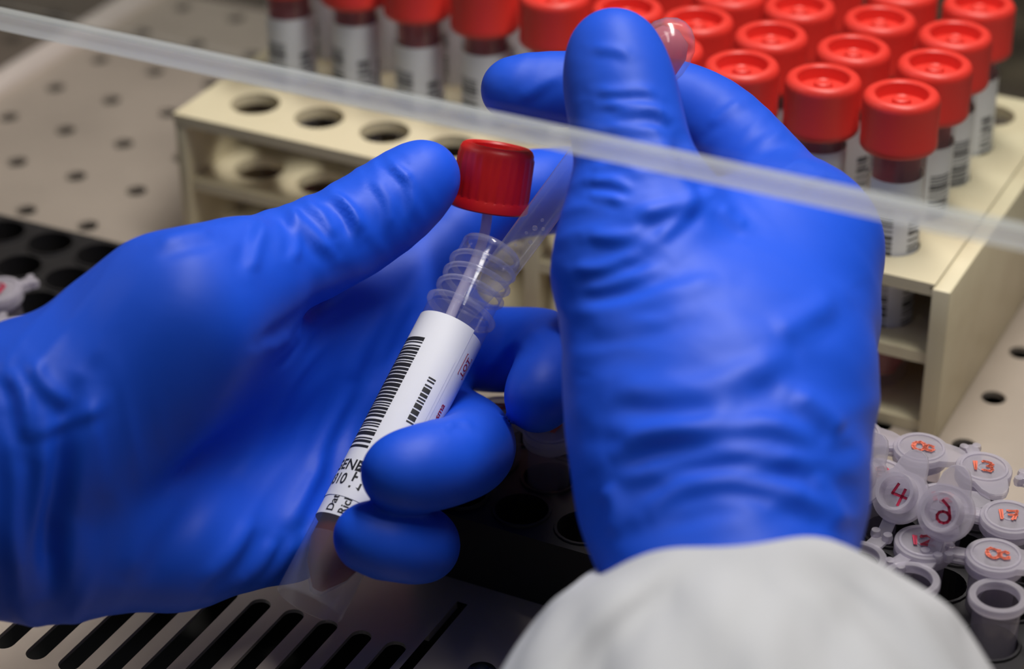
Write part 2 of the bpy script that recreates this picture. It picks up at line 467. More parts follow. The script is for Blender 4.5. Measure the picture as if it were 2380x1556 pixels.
# ------------------------------------------------------------------ microtubes with hinged lids
ME_MB = make_mesh('body', *lathe([(0, -27.8), (1.8, -27.4), (2.2, -26), (5.0, -16), (5.2, -1.5), (5.2, 0)], 28), M_MILKB, True, 40)
ME_MR = make_mesh('rim', *lathe([(5.2, -1.9), (6.2, -1.9), (6.45, -1.5), (6.45, -.4), (6.2, 0), (4.75, 0), (4.6, -.3), (4.6, -1.9)], 36, closed=True), M_MILK, True, 40)
def lid_vf():
    R_, pts = 6.55, []
    a0 = math.radians(38)
    N = 30
    for k in range(N + 1):
        a = a0 + (2 * math.pi - 2 * a0) * k / N
        pts.append((R_ * math.cos(a), R_ * math.sin(a)))
    pts += [(8.3, -3.3), (10.2, -2.1), (10.9, -.8), (10.9, .8), (10.2, 2.1), (8.3, 3.3)]
    V, F = [], []
    n = len(pts)
    for z, s in ((0.0, .985), (0.35, 1.0), (1.3, 1.0), (1.6, .975)):
        for x, y in pts: V.append((x * s, y * s, z))
    for l in range(3):
        for k in range(n):
            j = (k + 1) % n
            F.append((l * n + k, l * n + j, (l + 1) * n + j, (l + 1) * n + k))
    F.append(tuple(range(n))[::-1]); F.append(tuple(3 * n + k for k in range(n)))
    ring = lathe([(4.9, 1.55), (5.0, 1.95), (5.5, 1.95), (5.7, 1.55)], 32)
    dimple = lathe([(1.2, 1.55), (1.3, 1.85), (1.7, 1.85), (1.8, 1.55)], 20)
    plug = lathe([(3.6, 0.05), (3.6, -3.4), (4.35, -3.6), (4.55, -2.6), (4.4, 0.05)], 32)
    return join((V, F), ring, dimple, plug)
ME_LID = make_mesh('lid', *lid_vf(), M_MILK, True, 35)
def hinge_vf(open_=False):
    a = box(-10.2, -5.9, -1.9, 1.9, -1.2, -.3, .25)
    b = shift(lathe([(0, -1.2), (1.0, -1.0), (1.25, 0), (1.0, 1.0), (0, 1.2)], 14), -9.9, 1.5, .1)
    c = shift(lathe([(0, -1.2), (1.0, -1.0), (1.25, 0), (1.0, 1.0), (0, 1.2)], 14), -9.9, -1.5, .1)
    d = box(-10.4, -5.9, -1.6, 1.6, .3, 1.1, .25)
    return join(a, b, c, d) if not open_ else join(a, b, c)
ME_HC = make_mesh('hinge', *hinge_vf(), M_MILK, True, 40)
ME_HO = make_mesh('hinge', *hinge_vf(True), M_MILK, True, 40)
ME_STRAP = make_mesh('strap', *box(-10.4, -5.9, -1.6, 1.6, .3, 1.1, .25), M_MILK, True, 40)

def strokes(paths, w=.42, z=2.02, th=.12):
    vs = []
    for P in paths:
        P = np.array(P, float)
        for a, b in zip(P[:-1], P[1:]):
            d = b - a; L = np.linalg.norm(d) + 1e-9; d /= L; nrm = np.array([-d[1], d[0]]) * w / 2
            q = [a - nrm - d * w * .3, b - nrm + d * w * .3, b + nrm + d * w * .3, a + nrm - d * w * .3]
            vs.append(([(x, y, z) for x, y in q] + [(x, y, z + th) for x, y in q],
                       [(4, 5, 6, 7), (0, 1, 5, 4), (1, 2, 6, 5), (2, 3, 7, 6), (3, 0, 4, 7)]))
    return join(*vs)
def arc(cx, cy, rx, ry, a0, a1, n=10):
    return [(cx + rx * math.cos(math.radians(a0 + (a1 - a0) * k / n)), cy + ry * math.sin(math.radians(a0 + (a1 - a0) * k / n))) for k in range(n + 1)]
GL = {
    '4': [[(-.9, 1.7), (-1.3, -.2), (1.5, -.2)], [(.7, 1.2), (.5, -1.9)]],
    '6': [[(-1.0, 1.9), (.4, 1.1), (1.2, -.6)], arc(0, -.9, 1.2, 1.0, 180, 540)],
    '9': [arc(0, .8, 1.2, 1.1, 0, 360), [(1.2, .8), (.9, -1.8)]],
    '0': [arc(-.6, 0, 1.2, 1.5, 0, 360), arc(1.5, -.4, .9, 1.0, 30, 330)],
    '17': [[(-1.8, 1.4), (-1.6, -1.5)], [(-.4, 1.4), (1.6, 1.3), (.4, -1.5)], [(-.2, 0), (1.5, .2)]],
    '13': [[(-2.0, 1.3), (-1.8, -1.4)], arc(.3, .8, 1.0, .8, 130, -80), arc(.3, -.8, 1.2, .8, 80, -130)],
    '7': [[(-1.3, 1.3), (1.3, 1.4), (-.2, -1.6)], [(-.8, 0), (1.2, .1)]],
    '18': [[(-2.0, 1.3), (-1.8, -1.4)], arc(.4, .8, .9, .8, 0, 360), arc(.4, -.8, 1.1, .9, 0, 360)],
    '12': [[(-2.0, 1.3), (-1.8, -1.4)], arc(.4, .7, 1.0, .8, 160, -40) + [(-.6, -1.4), (1.5, -1.4)]],
}
# (x, y, z of the rim top, hinge azimuth deg, lid opening deg, mark, colour, lean, label)
def col(k): return RKX + PX * k
def row(k): return RKY + PY * k
HX = 180
Z0 = -13.5
mts = [
    (120.5, -91.5, Z0, 30, 0, '7', 0, (.05, -.03), 'closed microtube half hidden between the ring finger and the curled middle finger'),
    (134.0, -94.0, Z0, 345, 0, '17', 0, (.0, -.03), 'closed microtube standing just below the curled left middle fingertip'),
    (195.0, -65.4, Z0, 190, 0, '7', 0, (0, .04), 'closed microtube in the back row, half covered by the right wrist'),
    (209.6, -65.0, Z0, 187, 0, '0', 0, (.02, .02), 'closed microtube with an orange ring mark in front of the cream rack corner'),
    (224.1, -66.4, Z0, 125, 0, '13', 0, (-.03, .03), 'closed microtube with an orange number, at the right end of the back row'),
    (204.5, -77.8, Z0 - .5, 180, 0, '18', 1, (0, 0), 'closed microtube with a pink mark behind the open lid marked 4'),
    (219.3, -79.5, Z0 - 1.5, 205, 0, '12', 1, (0, .02), 'closed microtube behind the open lid marked 6, only its pointed tab showing'),
    (234.2, -81.8, Z0, 185, 0, '17', 0, (.02, .03), 'closed microtube with orange scribble at the right edge, third from the front'),
    (235.6, -96.3, Z0, 190, 0, '0', 0, (0, .02), 'closed microtube with an orange-red oval mark, directly behind the open empty microtube'),
    (220.8, -97.0, Z0 - 1, 250, 0, '12', 1, (.03, 0), 'closed microtube with red mark, under the open lid marked 6'),
    (210.2, -107.0, Z0, 78, 132, '4', 1, (0, .0), 'open microtube, raised lid with red crossed numeral, left of the similar raised lid'),
    (222.2, -109.3, Z0, 82, 122, '6', 1, (0, .0), 'open microtube, raised lid with red looped numeral, right of the similar raised lid'),
    (199.6, -104.4, Z0, 74, 130, '9', 1, (0, .0), 'open microtube with raised lid cut off by the blue right glove'),
    (239.6, -107.0, Z0, 10, 150, '7', 0, (0, .0), 'open empty microtube nearest to the camera at the right, clear body showing'),
    (241.0, -64.5, Z0, 180, 0, '7', 0, (0, .0), 'microtube at the right edge of the back row, only its hinge showing'),
]
MS = 0.93
def microtube(x, y, z, az, op, mark, mc, lean, label):
    e = empty('microtube', (x, y, z)); e.rotation_euler = (lean[0], lean[1], math.radians(az - 180))
    e.scale = (MS, MS, MS)
    tag(e, label, 'microtube', 'microtubes in the black racks')
    obj('body', ME_MB, e); obj('rim', ME_MR, e)
    ml = M_MARKR if mc else M_MARK
    if op == 0:
        l = obj('lid', ME_LID, e, (0, 0, .15)); obj('hinge', ME_HC, e)
        zz = 2.0
    else:
        l = obj('lid', ME_LID, e, (-9.9, 0, .2)); obj('hinge', ME_HO, e)
        l.rotation_euler = (0, -math.radians(op), 0)
        me = ME_LID.copy()
        me.transform(Matrix.Translation((9.9 * MM, 0, 0))); l.data = me
        st = obj('strap', ME_STRAP.copy(), l); st.data.transform(Matrix.Translation((9.9 * MM, 0, 0)))
        zz = 2.0
    g = GL[mark]
    if op == 0:                       # rubbed, gone over twice
        g = g + [[(px + random.uniform(-.3, .3) + .25, py + random.uniform(-.3, .3)) for px, py in q] for q in g]
    vf = strokes(g, .5, zz)
    # rotate the digits so that they read across the lid
    ca, sa = math.cos(math.radians(-(az - 180) + 20)), math.sin(math.radians(-(az - 180) + 20))
    off = 9.9 if op else 0
    V = [(x_ * 1.15 * ca - y_ * 1.15 * sa + off, x_ * 1.15 * sa + y_ * 1.15 * ca, z_) for x_, y_, z_ in vf[0]]
    if op: V = [(off + y_ * 1.25, x_ * 1.25, -.28 + (z_ - 2.0)) for (x_, y_, z_) in vf[0]]
    part('ink_mark', (V, vf[1]), ml, l, smooth=False)
    return e
for t in mts: microtube(*t)
microtube(1.0, -111, Z0, 150, 0, '7', 1, (0, 0), 'closed microtube with a red mark at the left edge, behind the left wrist')
microtube(-14.0, -97, Z0, 60, 0, '9', 1, (0, .1), 'closed microtube at the left edge, tilted, farther from the wrist')

# ------------------------------------------------------------------ gloved hands: one continuous skin each
def W(x, y, z):  # points passed in are image pixels unprojected at chosen depths, baked to world mm
    return np.array((x, y, z), float)

class Field:
    def __init__(s, lo, hi, h):
        s.h = h; s.lo = np.array(lo, float)
        s.n = np.ceil((np.array(hi) - s.lo) / h).astype(int) + 1
        s.D = np.full(s.n, 30.0, np.float32)
    def sub(s, a, b):
        i0 = np.clip(((a - s.lo) / s.h).astype(int), 0, s.n - 1); i1 = np.clip(((b - s.lo) / s.h).astype(int) + 2, 1, s.n)
        sl = tuple(slice(p, q) for p, q in zip(i0, i1))
        ax = [s.lo[k] + s.h * np.arange(i0[k], i1[k]) for k in range(3)]
        X = np.stack(np.meshgrid(*ax, indexing='ij'), -1).astype(np.float32)
        return sl, X
def smin(a, b, k):
    h = np.maximum(k - np.abs(a - b), 0) / k
    return np.minimum(a, b) - h * h * k * .25
def cone(X, A, B, ra, rb, flat=None):
    A = np.asarray(A, np.float32); B = np.asarray(B, np.float32)
    ab = B - A; L2 = float(ab @ ab) + 1e-9
    t = np.clip(((X - A) @ ab) / L2, 0, 1)
    q = X - (A + t[..., None] * ab)
    r = ra + (rb - ra) * t
    if flat is not None:
        w, ratio = flat; w = np.asarray(w, np.float32); w = w / np.linalg.norm(w)
        c = q @ w
        q = q + (c * (1 / ratio - 1))[..., None] * w
    return np.sqrt((q * q).sum(-1)) - r
def catmull(pts, n=4):
    p = np.array(pts, float); p = np.vstack([2 * p[0] - p[1], p, 2 * p[-1] - p[-2]])
    out = []
    for i in range(1, len(p) - 2):
        for k in range(n):
            t = k / n
            out.append(.5 * ((2 * p[i]) + (-p[i - 1] + p[i + 1]) * t + (2 * p[i - 1] - 5 * p[i] + 4 * p[i + 1] - p[i + 2]) * t * t + (-p[i - 1] + 3 * p[i] - 3 * p[i + 1] + p[i + 2]) * t ** 3))
    out.append(p[-2]); return np.array(out)
def surface_nets(D, lo, h):
    n = D.shape; ins = D < 0
    corner = [(i, j, k) for i in (0, 1) for j in (0, 1) for k in (0, 1)]
    def S(A, c): return A[c[0]:n[0] - 1 + c[0], c[1]:n[1] - 1 + c[1], c[2]:n[2] - 1 + c[2]]
    cnt = sum(S(ins, c).astype(np.int8) for c in corner)
    act = (cnt > 0) & (cnt < 8)
    idx = np.full(act.shape, -1, np.int64); cells = np.argwhere(act); idx[act] = np.arange(len(cells))
    acc = np.zeros((len(cells), 3)); num = np.zeros(len(cells))
    for a in corner:
        for ax in range(3):
            if a[ax]: continue
            b = list(a); b[ax] = 1
            da = S(D, a)[act]; db = S(D, b)[act]
            mk = (da < 0) != (db < 0)
            t = np.where(mk, da / np.where(mk, da - db, 1), 0)
            pt = np.tile(np.array(a, float), (len(cells), 1)); pt[:, ax] += t
            acc[mk] += pt[mk]; num[mk] += 1
    V = lo + h * (cells + acc / num[:, None])
    Fs = []
    for ax in range(3):
        u, v = (ax + 1) % 3, (ax + 2) % 3
        s0 = [slice(None)] * 3; s1 = [slice(None)] * 3
        s0[ax] = slice(0, n[ax] - 1); s1[ax] = slice(1, n[ax])
        a = ins[tuple(s0)]; b = ins[tuple(s1)]
        for flip in (False, True):
            e = np.argwhere((a & ~b) if not flip else (~a & b))
            e = e[(e[:, u] > 0) & (e[:, v] > 0) & (e[:, u] < n[u] - 1) & (e[:, v] < n[v] - 1)]
            def get(du, dv):
                q = e.copy(); q[:, u] -= du; q[:, v] -= dv
                return idx[q[:, 0], q[:, 1], q[:, 2]]
            q = np.stack([get(0, 0), get(1, 0), get(1, 1), get(0, 1)], 1)
            if flip: q = q[:, ::-1]
            Fs.append(q)
    return V, np.vstack(Fs)
def relax(V, F, it, lam=.5):
    E = np.vstack([F[:, [0, 1]], F[:, [1, 2]], F[:, [2, 3]], F[:, [3, 0]]])
    deg = np.bincount(E.ravel(), minlength=len(V))[:, None]
    for _ in range(it):
        acc = np.zeros_like(V)
        for c in range(3):
            acc[:, c] = np.bincount(E[:, 0], V[E[:, 1], c], len(V)) + np.bincount(E[:, 1], V[E[:, 0], c], len(V))
        V = V + lam * (acc / deg - V)
    return V
def normals(V, F):
    fn = np.cross(V[F[:, 2]] - V[F[:, 0]], V[F[:, 3]] - V[F[:, 1]])
    N = np.zeros_like(V)
    for c in range(3):
        N[:, c] = sum(np.bincount(F[:, k], fn[:, c], len(V)) for k in range(4))
    return N / (np.linalg.norm(N, axis=1)[:, None] + 1e-12)
def wobble(V, s, seed):
    r = np.random.default_rng(seed); out = np.zeros(len(V))
    for k in range(7):
        d = r.normal(size=3); d /= np.linalg.norm(d)
        out += np.sin(V @ d * (2 * math.pi / (s * r.uniform(.6, 1.7))) + r.uniform(0, 6.3)) / 7
    return out * 1.8
def build_hand(name, palm, fingers, wrinkles, parent, material, h=0.78, folds=()):
    """palm: (A, B, ra, rb, k, flat); fingers: (points, radii, root blend) -> one watertight skin"""
    allp = [(np.array(a), max(ra, rb)) for a, b, ra, rb, k, f in palm] + [(np.array(b), max(ra, rb)) for a, b, ra, rb, k, f in palm]
    for pts, rad, kr in fingers: allp += [(np.array(p), max(rad)) for p in pts]
    lo = np.min([p - r for p, r in allp], 0) - 8; hi = np.max([p + r for p, r in allp], 0) + 8
    fld = Field(lo, hi, h)
    for a, b, ra, rb, k, f in palm:
        a, b = np.array(a), np.array(b); R_ = max(ra, rb) + k + 6
        if f is not None: R_ *= max(1, f[1])
        sl, X = fld.sub(np.minimum(a, b) - R_, np.maximum(a, b) + R_)
        fld.D[sl] = smin(fld.D[sl], cone(X, a, b, ra, rb, f), k)
    for pts, rad, kr in fingers:
        pp = catmull(pts, 4); rr = catmull(np.array(rad)[:, None], 4)[:, 0]
        R_ = max(rad) + 8
        sl, X = fld.sub(pp.min(0) - R_, pp.max(0) + R_)
        Fd = np.full(X.shape[:3], 30.0, np.float32)
        for i in range(len(pp) - 1):
            Fd = smin(Fd, cone(X, pp[i], pp[i + 1], rr[i], rr[i + 1]), 2.0)
        dist = np.sqrt(((X - pp[0].astype(np.float32)) ** 2).sum(-1))
        kk = np.clip((30 - dist) / 16, 0, 1) * (kr - .7) + .7
        fld.D[sl] = smin(fld.D[sl], Fd, kk)
    V, F = surface_nets(fld.D, fld.lo, h)
    V = relax(V, F, 6, .5)
    N = normals(V, F)
    disp = np.zeros(len(V))
    for c, ax, R_, lam, amp, seed, warp, sharp in wrinkles:
        c = np.array(c); ax = np.array(ax, float); ax /= np.linalg.norm(ax)
        q = V - c; r = np.linalg.norm(q, axis=1)
        w = np.exp(-(r / R_) ** 2)
        if w.max() < .02: continue
        ph = (q @ ax) / lam + warp * wobble(V, 42, seed)
        s = (.5 + .5 * np.cos(2 * math.pi * ph)) ** sharp
        disp += .5 * amp * w * (s - .3) * np.clip(.5 + .6 * wobble(V, 30, seed + 50), 0, 1.2)
    # single glove folds: polylines over the surface, ridges (amp > 0) and valleys (amp < 0)
    q = V - CAM; dep = q @ FW
    sc = np.stack([q @ R2 / dep * FPX + IW / 2, -(q @ U2) / dep * FPX + IH / 2], 1)
    face = np.clip((-(N * q).sum(1) / np.linalg.norm(q, axis=1)) * 3, 0, 1)
    for pts, wd, amp in folds:
        pl = catmull(np.array(pts, float), 6)
        wpx = wd * FPX / 500
        lo_, hi_ = pl.min(0) - 4 * wpx, pl.max(0) + 4 * wpx
        ii = np.where(((sc > lo_) & (sc < hi_)).all(1) & (face > 0))[0]
        if not len(ii): continue
        S_ = sc[ii]; best = np.full(len(ii), 1e9); bt = np.zeros(len(ii)); sg = np.zeros(len(ii))
        nseg = len(pl) - 1
        for k in range(nseg):
            ab = pl[k + 1] - pl[k]; t = np.clip(((S_ - pl[k]) @ ab) / (ab @ ab + 1e-9), 0, 1)
            dv = S_ - (pl[k] + t[:, None] * ab); d = np.linalg.norm(dv, axis=1)
            mk = d < best
            best[mk] = d[mk]; bt[mk] = (k + t[mk]) / nseg; sg[mk] = np.sign(ab[0] * dv[mk, 1] - ab[1] * dv[mk, 0])
        x = best / wpx
        prof = np.exp(-x * x) - .45 * np.exp(-((x * sg - 1.5) ** 2))
        disp[ii] += amp * prof * np.clip(np.sin(math.pi * np.clip(bt, .04, .96)) * 1.6, 0, 1) * face[ii]
    V = V + N * disp[:, None]
    V = relax(V, F, 1, .3)
    me = make_mesh(name, V, F.tolist(), material, True)
    return obj(name, me, parent), V

def view(dx, dy, dz=0):           # a direction given as right / down / away
    return R2 * dx - U2 * dy + FW * dz

# left hand: palm towards the camera, thumb up, fingers wrapped round the tube
fl = (FW, 0.8)
palmL = [  # hands, sleeve, held tube, cap and pipette all scaled about the camera
    (W(50.86, -210.18, 20.02), W(61.40, -183.64, 7.02), 24.83, 24.83, 12, (FW, 0.78)),      # wrist
    (W(65.28, -186.42, 20.49), W(69.22, -179.48, 18.58), 18.62, 18.62, 10, None),
    (W(62.71, -186.75, -0.54), W(68.17, -181.63, -2.60), 16.23, 16.23, 10, None),
    (W(60.56, -175.51, 14.29), W(92.62, -80.07, 8.16), 12.41, 8.59, 10, None),               # metacarpals
    (W(60.73, -177.18, 6.02), W(98.76, -86.72, -0.91), 13.37, 8.59, 12, None),
    (W(58.55, -177.45, -3.97), W(100.63, -101.80, -11.95), 13.37, 8.59, 10, None),
    (W(63.30, -183.94, -4.24), W(102.02, -122.19, -19.37), 12.41, 8.12, 10, None),
    (W(68.93, -187.29, -4.21), W(87.40, -169.82, -10.69), 10.03, 9.07, 12, None),          # ulnar edge
    (W(86.46, -168.56, -11.81), W(99.63, -147.16, -19.58), 9.07, 8.12, 12, None),
    (W(70.20, -183.27, 28.98), W(83.68, -160.61, 37.89), 13.85, 14.80, 14, None),               # ball of the thumb
    (W(83.68, -160.61, 37.89), W(86.55, -140.08, 36.66), 14.80, 12.89, 12, None),
    (W(77.96, -164.52, 25.10), W(81.59, -134.55, 16.90), 13.37, 11.46, 14, None),
    (W(75.52, -125.69, 10.52), W(90.03, -87.59, 6.30), 10.50, 8.59, 12, None),                # web
]
thumbL = ([W(83.16, -149.18, 36.76), W(86.86, -130.81, 35.40), W(92.83, -112.98, 35.24), W(98.45, -100.54, 38.47), W(102.70, -92.03, 42.43)], [12.89, 10.89, 9.93, 9.45, 8.02], 5)
indexL = ([W(94.26, -82.97, 10.04), W(99.72, -57.26, 18.39), W(111.66, -45.36, 19.74), W(120.32, -45.00, 21.19), W(124.67, -44.95, 21.71)], [9.36, 9.45, 9.45, 8.59, 7.16], 8)
middleL = ([W(98.76, -86.72, -0.91), W(111.69, -81.09, -4.15), W(126.48, -82.08, -0.03), W(135.81, -95.74, 6.02), W(139.05, -107.90, 7.71), W(140.30, -113.34, 7.93)], [9.17, 9.17, 8.79, 8.02, 7.16, 6.02], 8)
ringL = ([W(102.14, -104.38, -9.48), W(111.27, -102.33, -11.47), W(123.68, -111.60, -6.78), W(132.68, -129.60, 2.34), W(131.18, -143.38, 7.09), W(127.63, -150.43, 8.53)], [8.98, 8.59, 8.40, 8.31, 8.31, 7.35], 8)
pinkyL = ([W(102.02, -122.19, -19.37), W(112.19, -126.28, -23.91), W(123.83, -135.74, -18.91), W(129.10, -145.60, -11.54), W(127.66, -152.99, -6.59), W(123.32, -156.22, -4.41)], [7.83, 7.64, 7.45, 7.26, 7.07, 6.68], 8)
wrL = [
    (W(100.38, -102.90, 40.94), view(1, -.55), 9, 3.6, .9, 1, .25, 2.0),
    (W(94.38, -111.85, 37.63), view(1, -.3), 13, 5.0, 1.2, 2, .35, 2.0),
    (W(89.69, -123.36, 36.98), view(1, -.1), 16, 6.5, 1.2, 3, .4, 2.0),
    (W(88.55, -128.72, 16.66), view(1, .9), 13, 4.5, .9, 4, .5, 1.6),
    (W(101.60, -127.94, -7.09), view(1, .48), 30, 8.5, .9, 5, .35, 1.8),
    (W(103.92, -160.07, -10.43), view(1, .55), 22, 7.0, .9, 6, .3, 1.8),
    (W(69.97, -190.79, 15.96), view(1, .08), 20, 8.5, 1.9, 7, .5, 2.4),
    (W(73.72, -202.20, -4.09), view(1, .1), 20, 8.0, 1.6, 8, .5, 2.2),
    (W(64.74, -183.92, 30.29), view(1, .35), 20, 8.0, 1.8, 18, .5, 2.2),
    (W(75.97, -143.33, 45.43), view(.6, 1), 20, 7.0, .7, 9, .3, 1.6),
    (W(131.84, -137.07, 12.35), view(1, -.2), 8, 3.2, .55, 10, .2, 2.0),
    (W(131.97, -98.03, 14.86), view(.9, -.9), 9, 3.6, .6, 11, .25, 2.0),
    (W(79.85, -165.18, 18.92), view(1, .5), 40, 24, .8, 12, .4, 1.2),
]
foldsL = [
    ([(933, 388), (958, 440), (953, 530)], 1.2, .5), ([(903, 375), (930, 400), (950, 425)], 1.0, .6),
    ([(756, 444), (807, 484), (847, 545)], 1.3, .9), ([(696, 464), (746, 504), (780, 560)], 1.3, 1.0),
    ([(668, 484), (716, 534), (787, 605)], 1.5, .9), ([(615, 504), (595, 580), (580, 640)], 1.6, .8),
    ([(671, 479), (691, 555), (681, 615)], 1.2, .6), ([(777, 450), (817, 499), (830, 560)], 1.1, .7),
    ([(860, 410), (900, 470), (905, 540)], 1.1, .5), ([(353, 572), (430, 550), (504, 538)], 1.6, .8),
    ([(600, 800), (660, 765), (720, 722), (800, 668)], 1.5, -1.0), ([(622, 822), (650, 800), (672, 770)], 1.0, .6), ([(636, 838), (662, 818), (684, 786)], 1.0, .6),
    ([(726, 1110), (756, 1018), (830, 880)], 1.8, .8), ([(665, 1240), (706, 1159), (760, 1050)], 1.8, .9), ([(585, 1385), (645, 1320), (690, 1245)], 1.6, .9),
    ([(535, 1385), (605, 1310), (640, 1250)], 1.5, .7), ([(455, 1375), (540, 1280), (590, 1200)], 2.0, .7), ([(287, 1361), (353, 1230), (460, 1090)], 3.0, .7),
    ([(118, 1425), (112, 1280), (132, 1129), (160, 960), (200, 860)], 3.0, -1.7), ([(88, 1400), (78, 1250), (95, 1120), (110, 980)], 2.6, 1.3),
    ([(45, 1420), (25, 1240), (30, 1100), (12, 950)], 2.4, 1.2), ([(20, 850), (55, 930), (60, 1040)], 2.0, 1.2), ([(60, 830), (110, 900), (180, 950)], 2.0, .9),
    ([(70, 1010), (150, 985), (250, 935)], 1.5, .5), ([(1029, 990), (1069, 980), (1105, 992)], .9, .45), ([(1120, 880), (1180, 810), (1250, 770)], 1.2, .5),
    ([(800, 900), (850, 800), (920, 690)], 2.0, .6), ([(870, 860), (910, 770), (960, 680)], 1.6, .5),
]
handL = empty('gloved_hand', W(59.53, -184.18, 5.75))
tag(handL, 'left hand in a blue glove holding the open sample tube and its red cap', 'hand')
def at_world(root, fn):
    o, V = fn()
    o.matrix_parent_inverse = Matrix.Translation(-root.location)
    return o, V
bpy.context.view_layer.update()
oL, VL = at_world(handL, lambda: build_hand('glove', palmL, [thumbL, indexL, middleL, ringL, pinkyL], wrL, handL, M_GLOVE, folds=foldsL))
print('left hand min z', VL[:, 2].min(), len(VL))

# right hand: back of the hand up, thumb and forefinger squeezing the pipette bulb
palmR = [
    (W(222.19, -200.89, 16.05), W(205.54, -168.75, 19.08), 16.23, 18.14, 10, None),             # forearm, wrist
    (W(205.54, -168.75, 19.08), W(195.78, -150.34, 26.13), 19.58, 21.96, 10, None),
    (W(192.37, -148.52, 23.98), W(181.64, -134.36, 34.74), 21.96, 20.05, 14, None),
    (W(197.88, -143.98, 22.87), W(190.51, -118.95, 32.48), 20.53, 19.10, 14, None),
    (W(191.07, -117.79, 30.04), W(186.62, -93.66, 39.82), 19.10, 15.76, 14, None),
    (W(188.51, -127.29, 32.67), W(176.30, -107.27, 42.16), 20.05, 16.23, 14, None),
    (W(186.62, -93.66, 39.82), W(187.30, -83.74, 43.01), 15.76, 12.41, 12, None),             # forefinger knuckle
    (W(181.64, -134.36, 34.74), W(166.21, -122.55, 49.29), 19.10, 13.37, 14, None),               # ball of the thumb
    (W(166.21, -122.55, 49.29), W(162.44, -112.61, 59.65), 13.37, 11.46, 10, None),
    (W(172.26, -106.46, 42.70), W(180.83, -88.86, 43.96), 13.37, 12.41, 12, None),               # web
    (W(184.17, -75.40, 27.98), W(189.01, -93.92, 24.49), 12.41, 14.32, 12, None),               # outer knuckles, behind
]
thumbR = ([W(166.21, -120.66, 52.14), W(161.50, -111.65, 61.81), W(154.92, -102.48, 69.39), W(149.74, -95.86, 75.82), W(146.77, -91.98, 80.19)], [12.41, 11.46, 10.70, 10.31, 8.59], 12)
indexR = ([W(186.40, -82.41, 41.96), W(170.43, -68.92, 48.21), W(155.09, -60.65, 53.60), W(140.64, -61.07, 56.48), W(127.01, -69.11, 58.47), W(116.81, -77.16, 59.74)], [11.94, 9.93, 9.17, 8.31, 7.64, 6.97], 10)
middleR = ([W(184.57, -74.17, 29.53), W(166.42, -53.48, 27.67), W(151.00, -44.27, 25.17), W(143.11, -47.39, 17.11), W(142.55, -55.71, 14.37)], [10.98, 9.17, 8.59, 8.02, 6.88], 8)
ringR = ([W(184.85, -76.29, 22.37), W(164.08, -57.78, 17.35), W(149.11, -61.28, 15.97), W(142.35, -76.68, 20.39), W(140.12, -87.92, 23.90)], [10.50, 8.79, 8.40, 7.83, 6.68], 8)
pinkyR = ([W(187.93, -86.31, 18.04), W(168.57, -65.34, 8.17), W(156.47, -65.71, 7.44), W(151.37, -78.03, 11.49)], [9.55, 7.83, 7.26, 6.30], 8)
wrR = [
    (W(159.32, -108.52, 75.68), view(.15, 1), 11, 4.2, .7, 21, .3, 1.8),
    (W(163.73, -120.11, 69.86), view(.2, 1), 14, 4.6, .9, 22, .35, 1.8),
    (W(165.84, -130.25, 60.46), view(-.15, 1), 16, 5.5, .9, 23, .45, 1.6),
    (W(167.30, -136.89, 49.34), view(-.25, 1), 18, 6.0, .9, 24, .45, 1.6),
    (W(166.91, -71.90, 55.76), view(1, .8), 14, 5.0, .55, 25, .3, 1.6),
    (W(182.11, -78.90, 52.37), view(1, 1), 11, 4.0, .55, 26, .3, 1.6),
    (W(172.90, -104.99, 57.54), view(-.8, .6), 14, 6.0, .9, 27, .3, 1.8),
    (W(185.13, -141.72, 49.10), view(-.12, 1), 30, 13.0, .5, 28, .5, 1.6),
    (W(200.11, -152.62, 40.02), view(-.2, 1), 24, 12, 1.7, 29, .5, 1.8),
    (W(191.11, -166.40, 35.47), view(.35, 1), 18, 9.0, 1.6, 30, .4, 2.0),
    (W(209.02, -157.85, 34.72), view(-.4, 1), 18, 9.0, 1.7, 31, .4, 2.0),
    (W(205.15, -172.46, 34.38), view(0, 1), 22, 9.0, 1.5, 32, .4, 2.0),
    (W(204.23, -123.03, 34.62), view(-.5, 1), 22, 9.0, 1.2, 33, .5, 1.6),
    (W(122.32, -78.39, 61.17), view(1, .5), 9, 5.0, .4, 34, .3, 1.4),
]
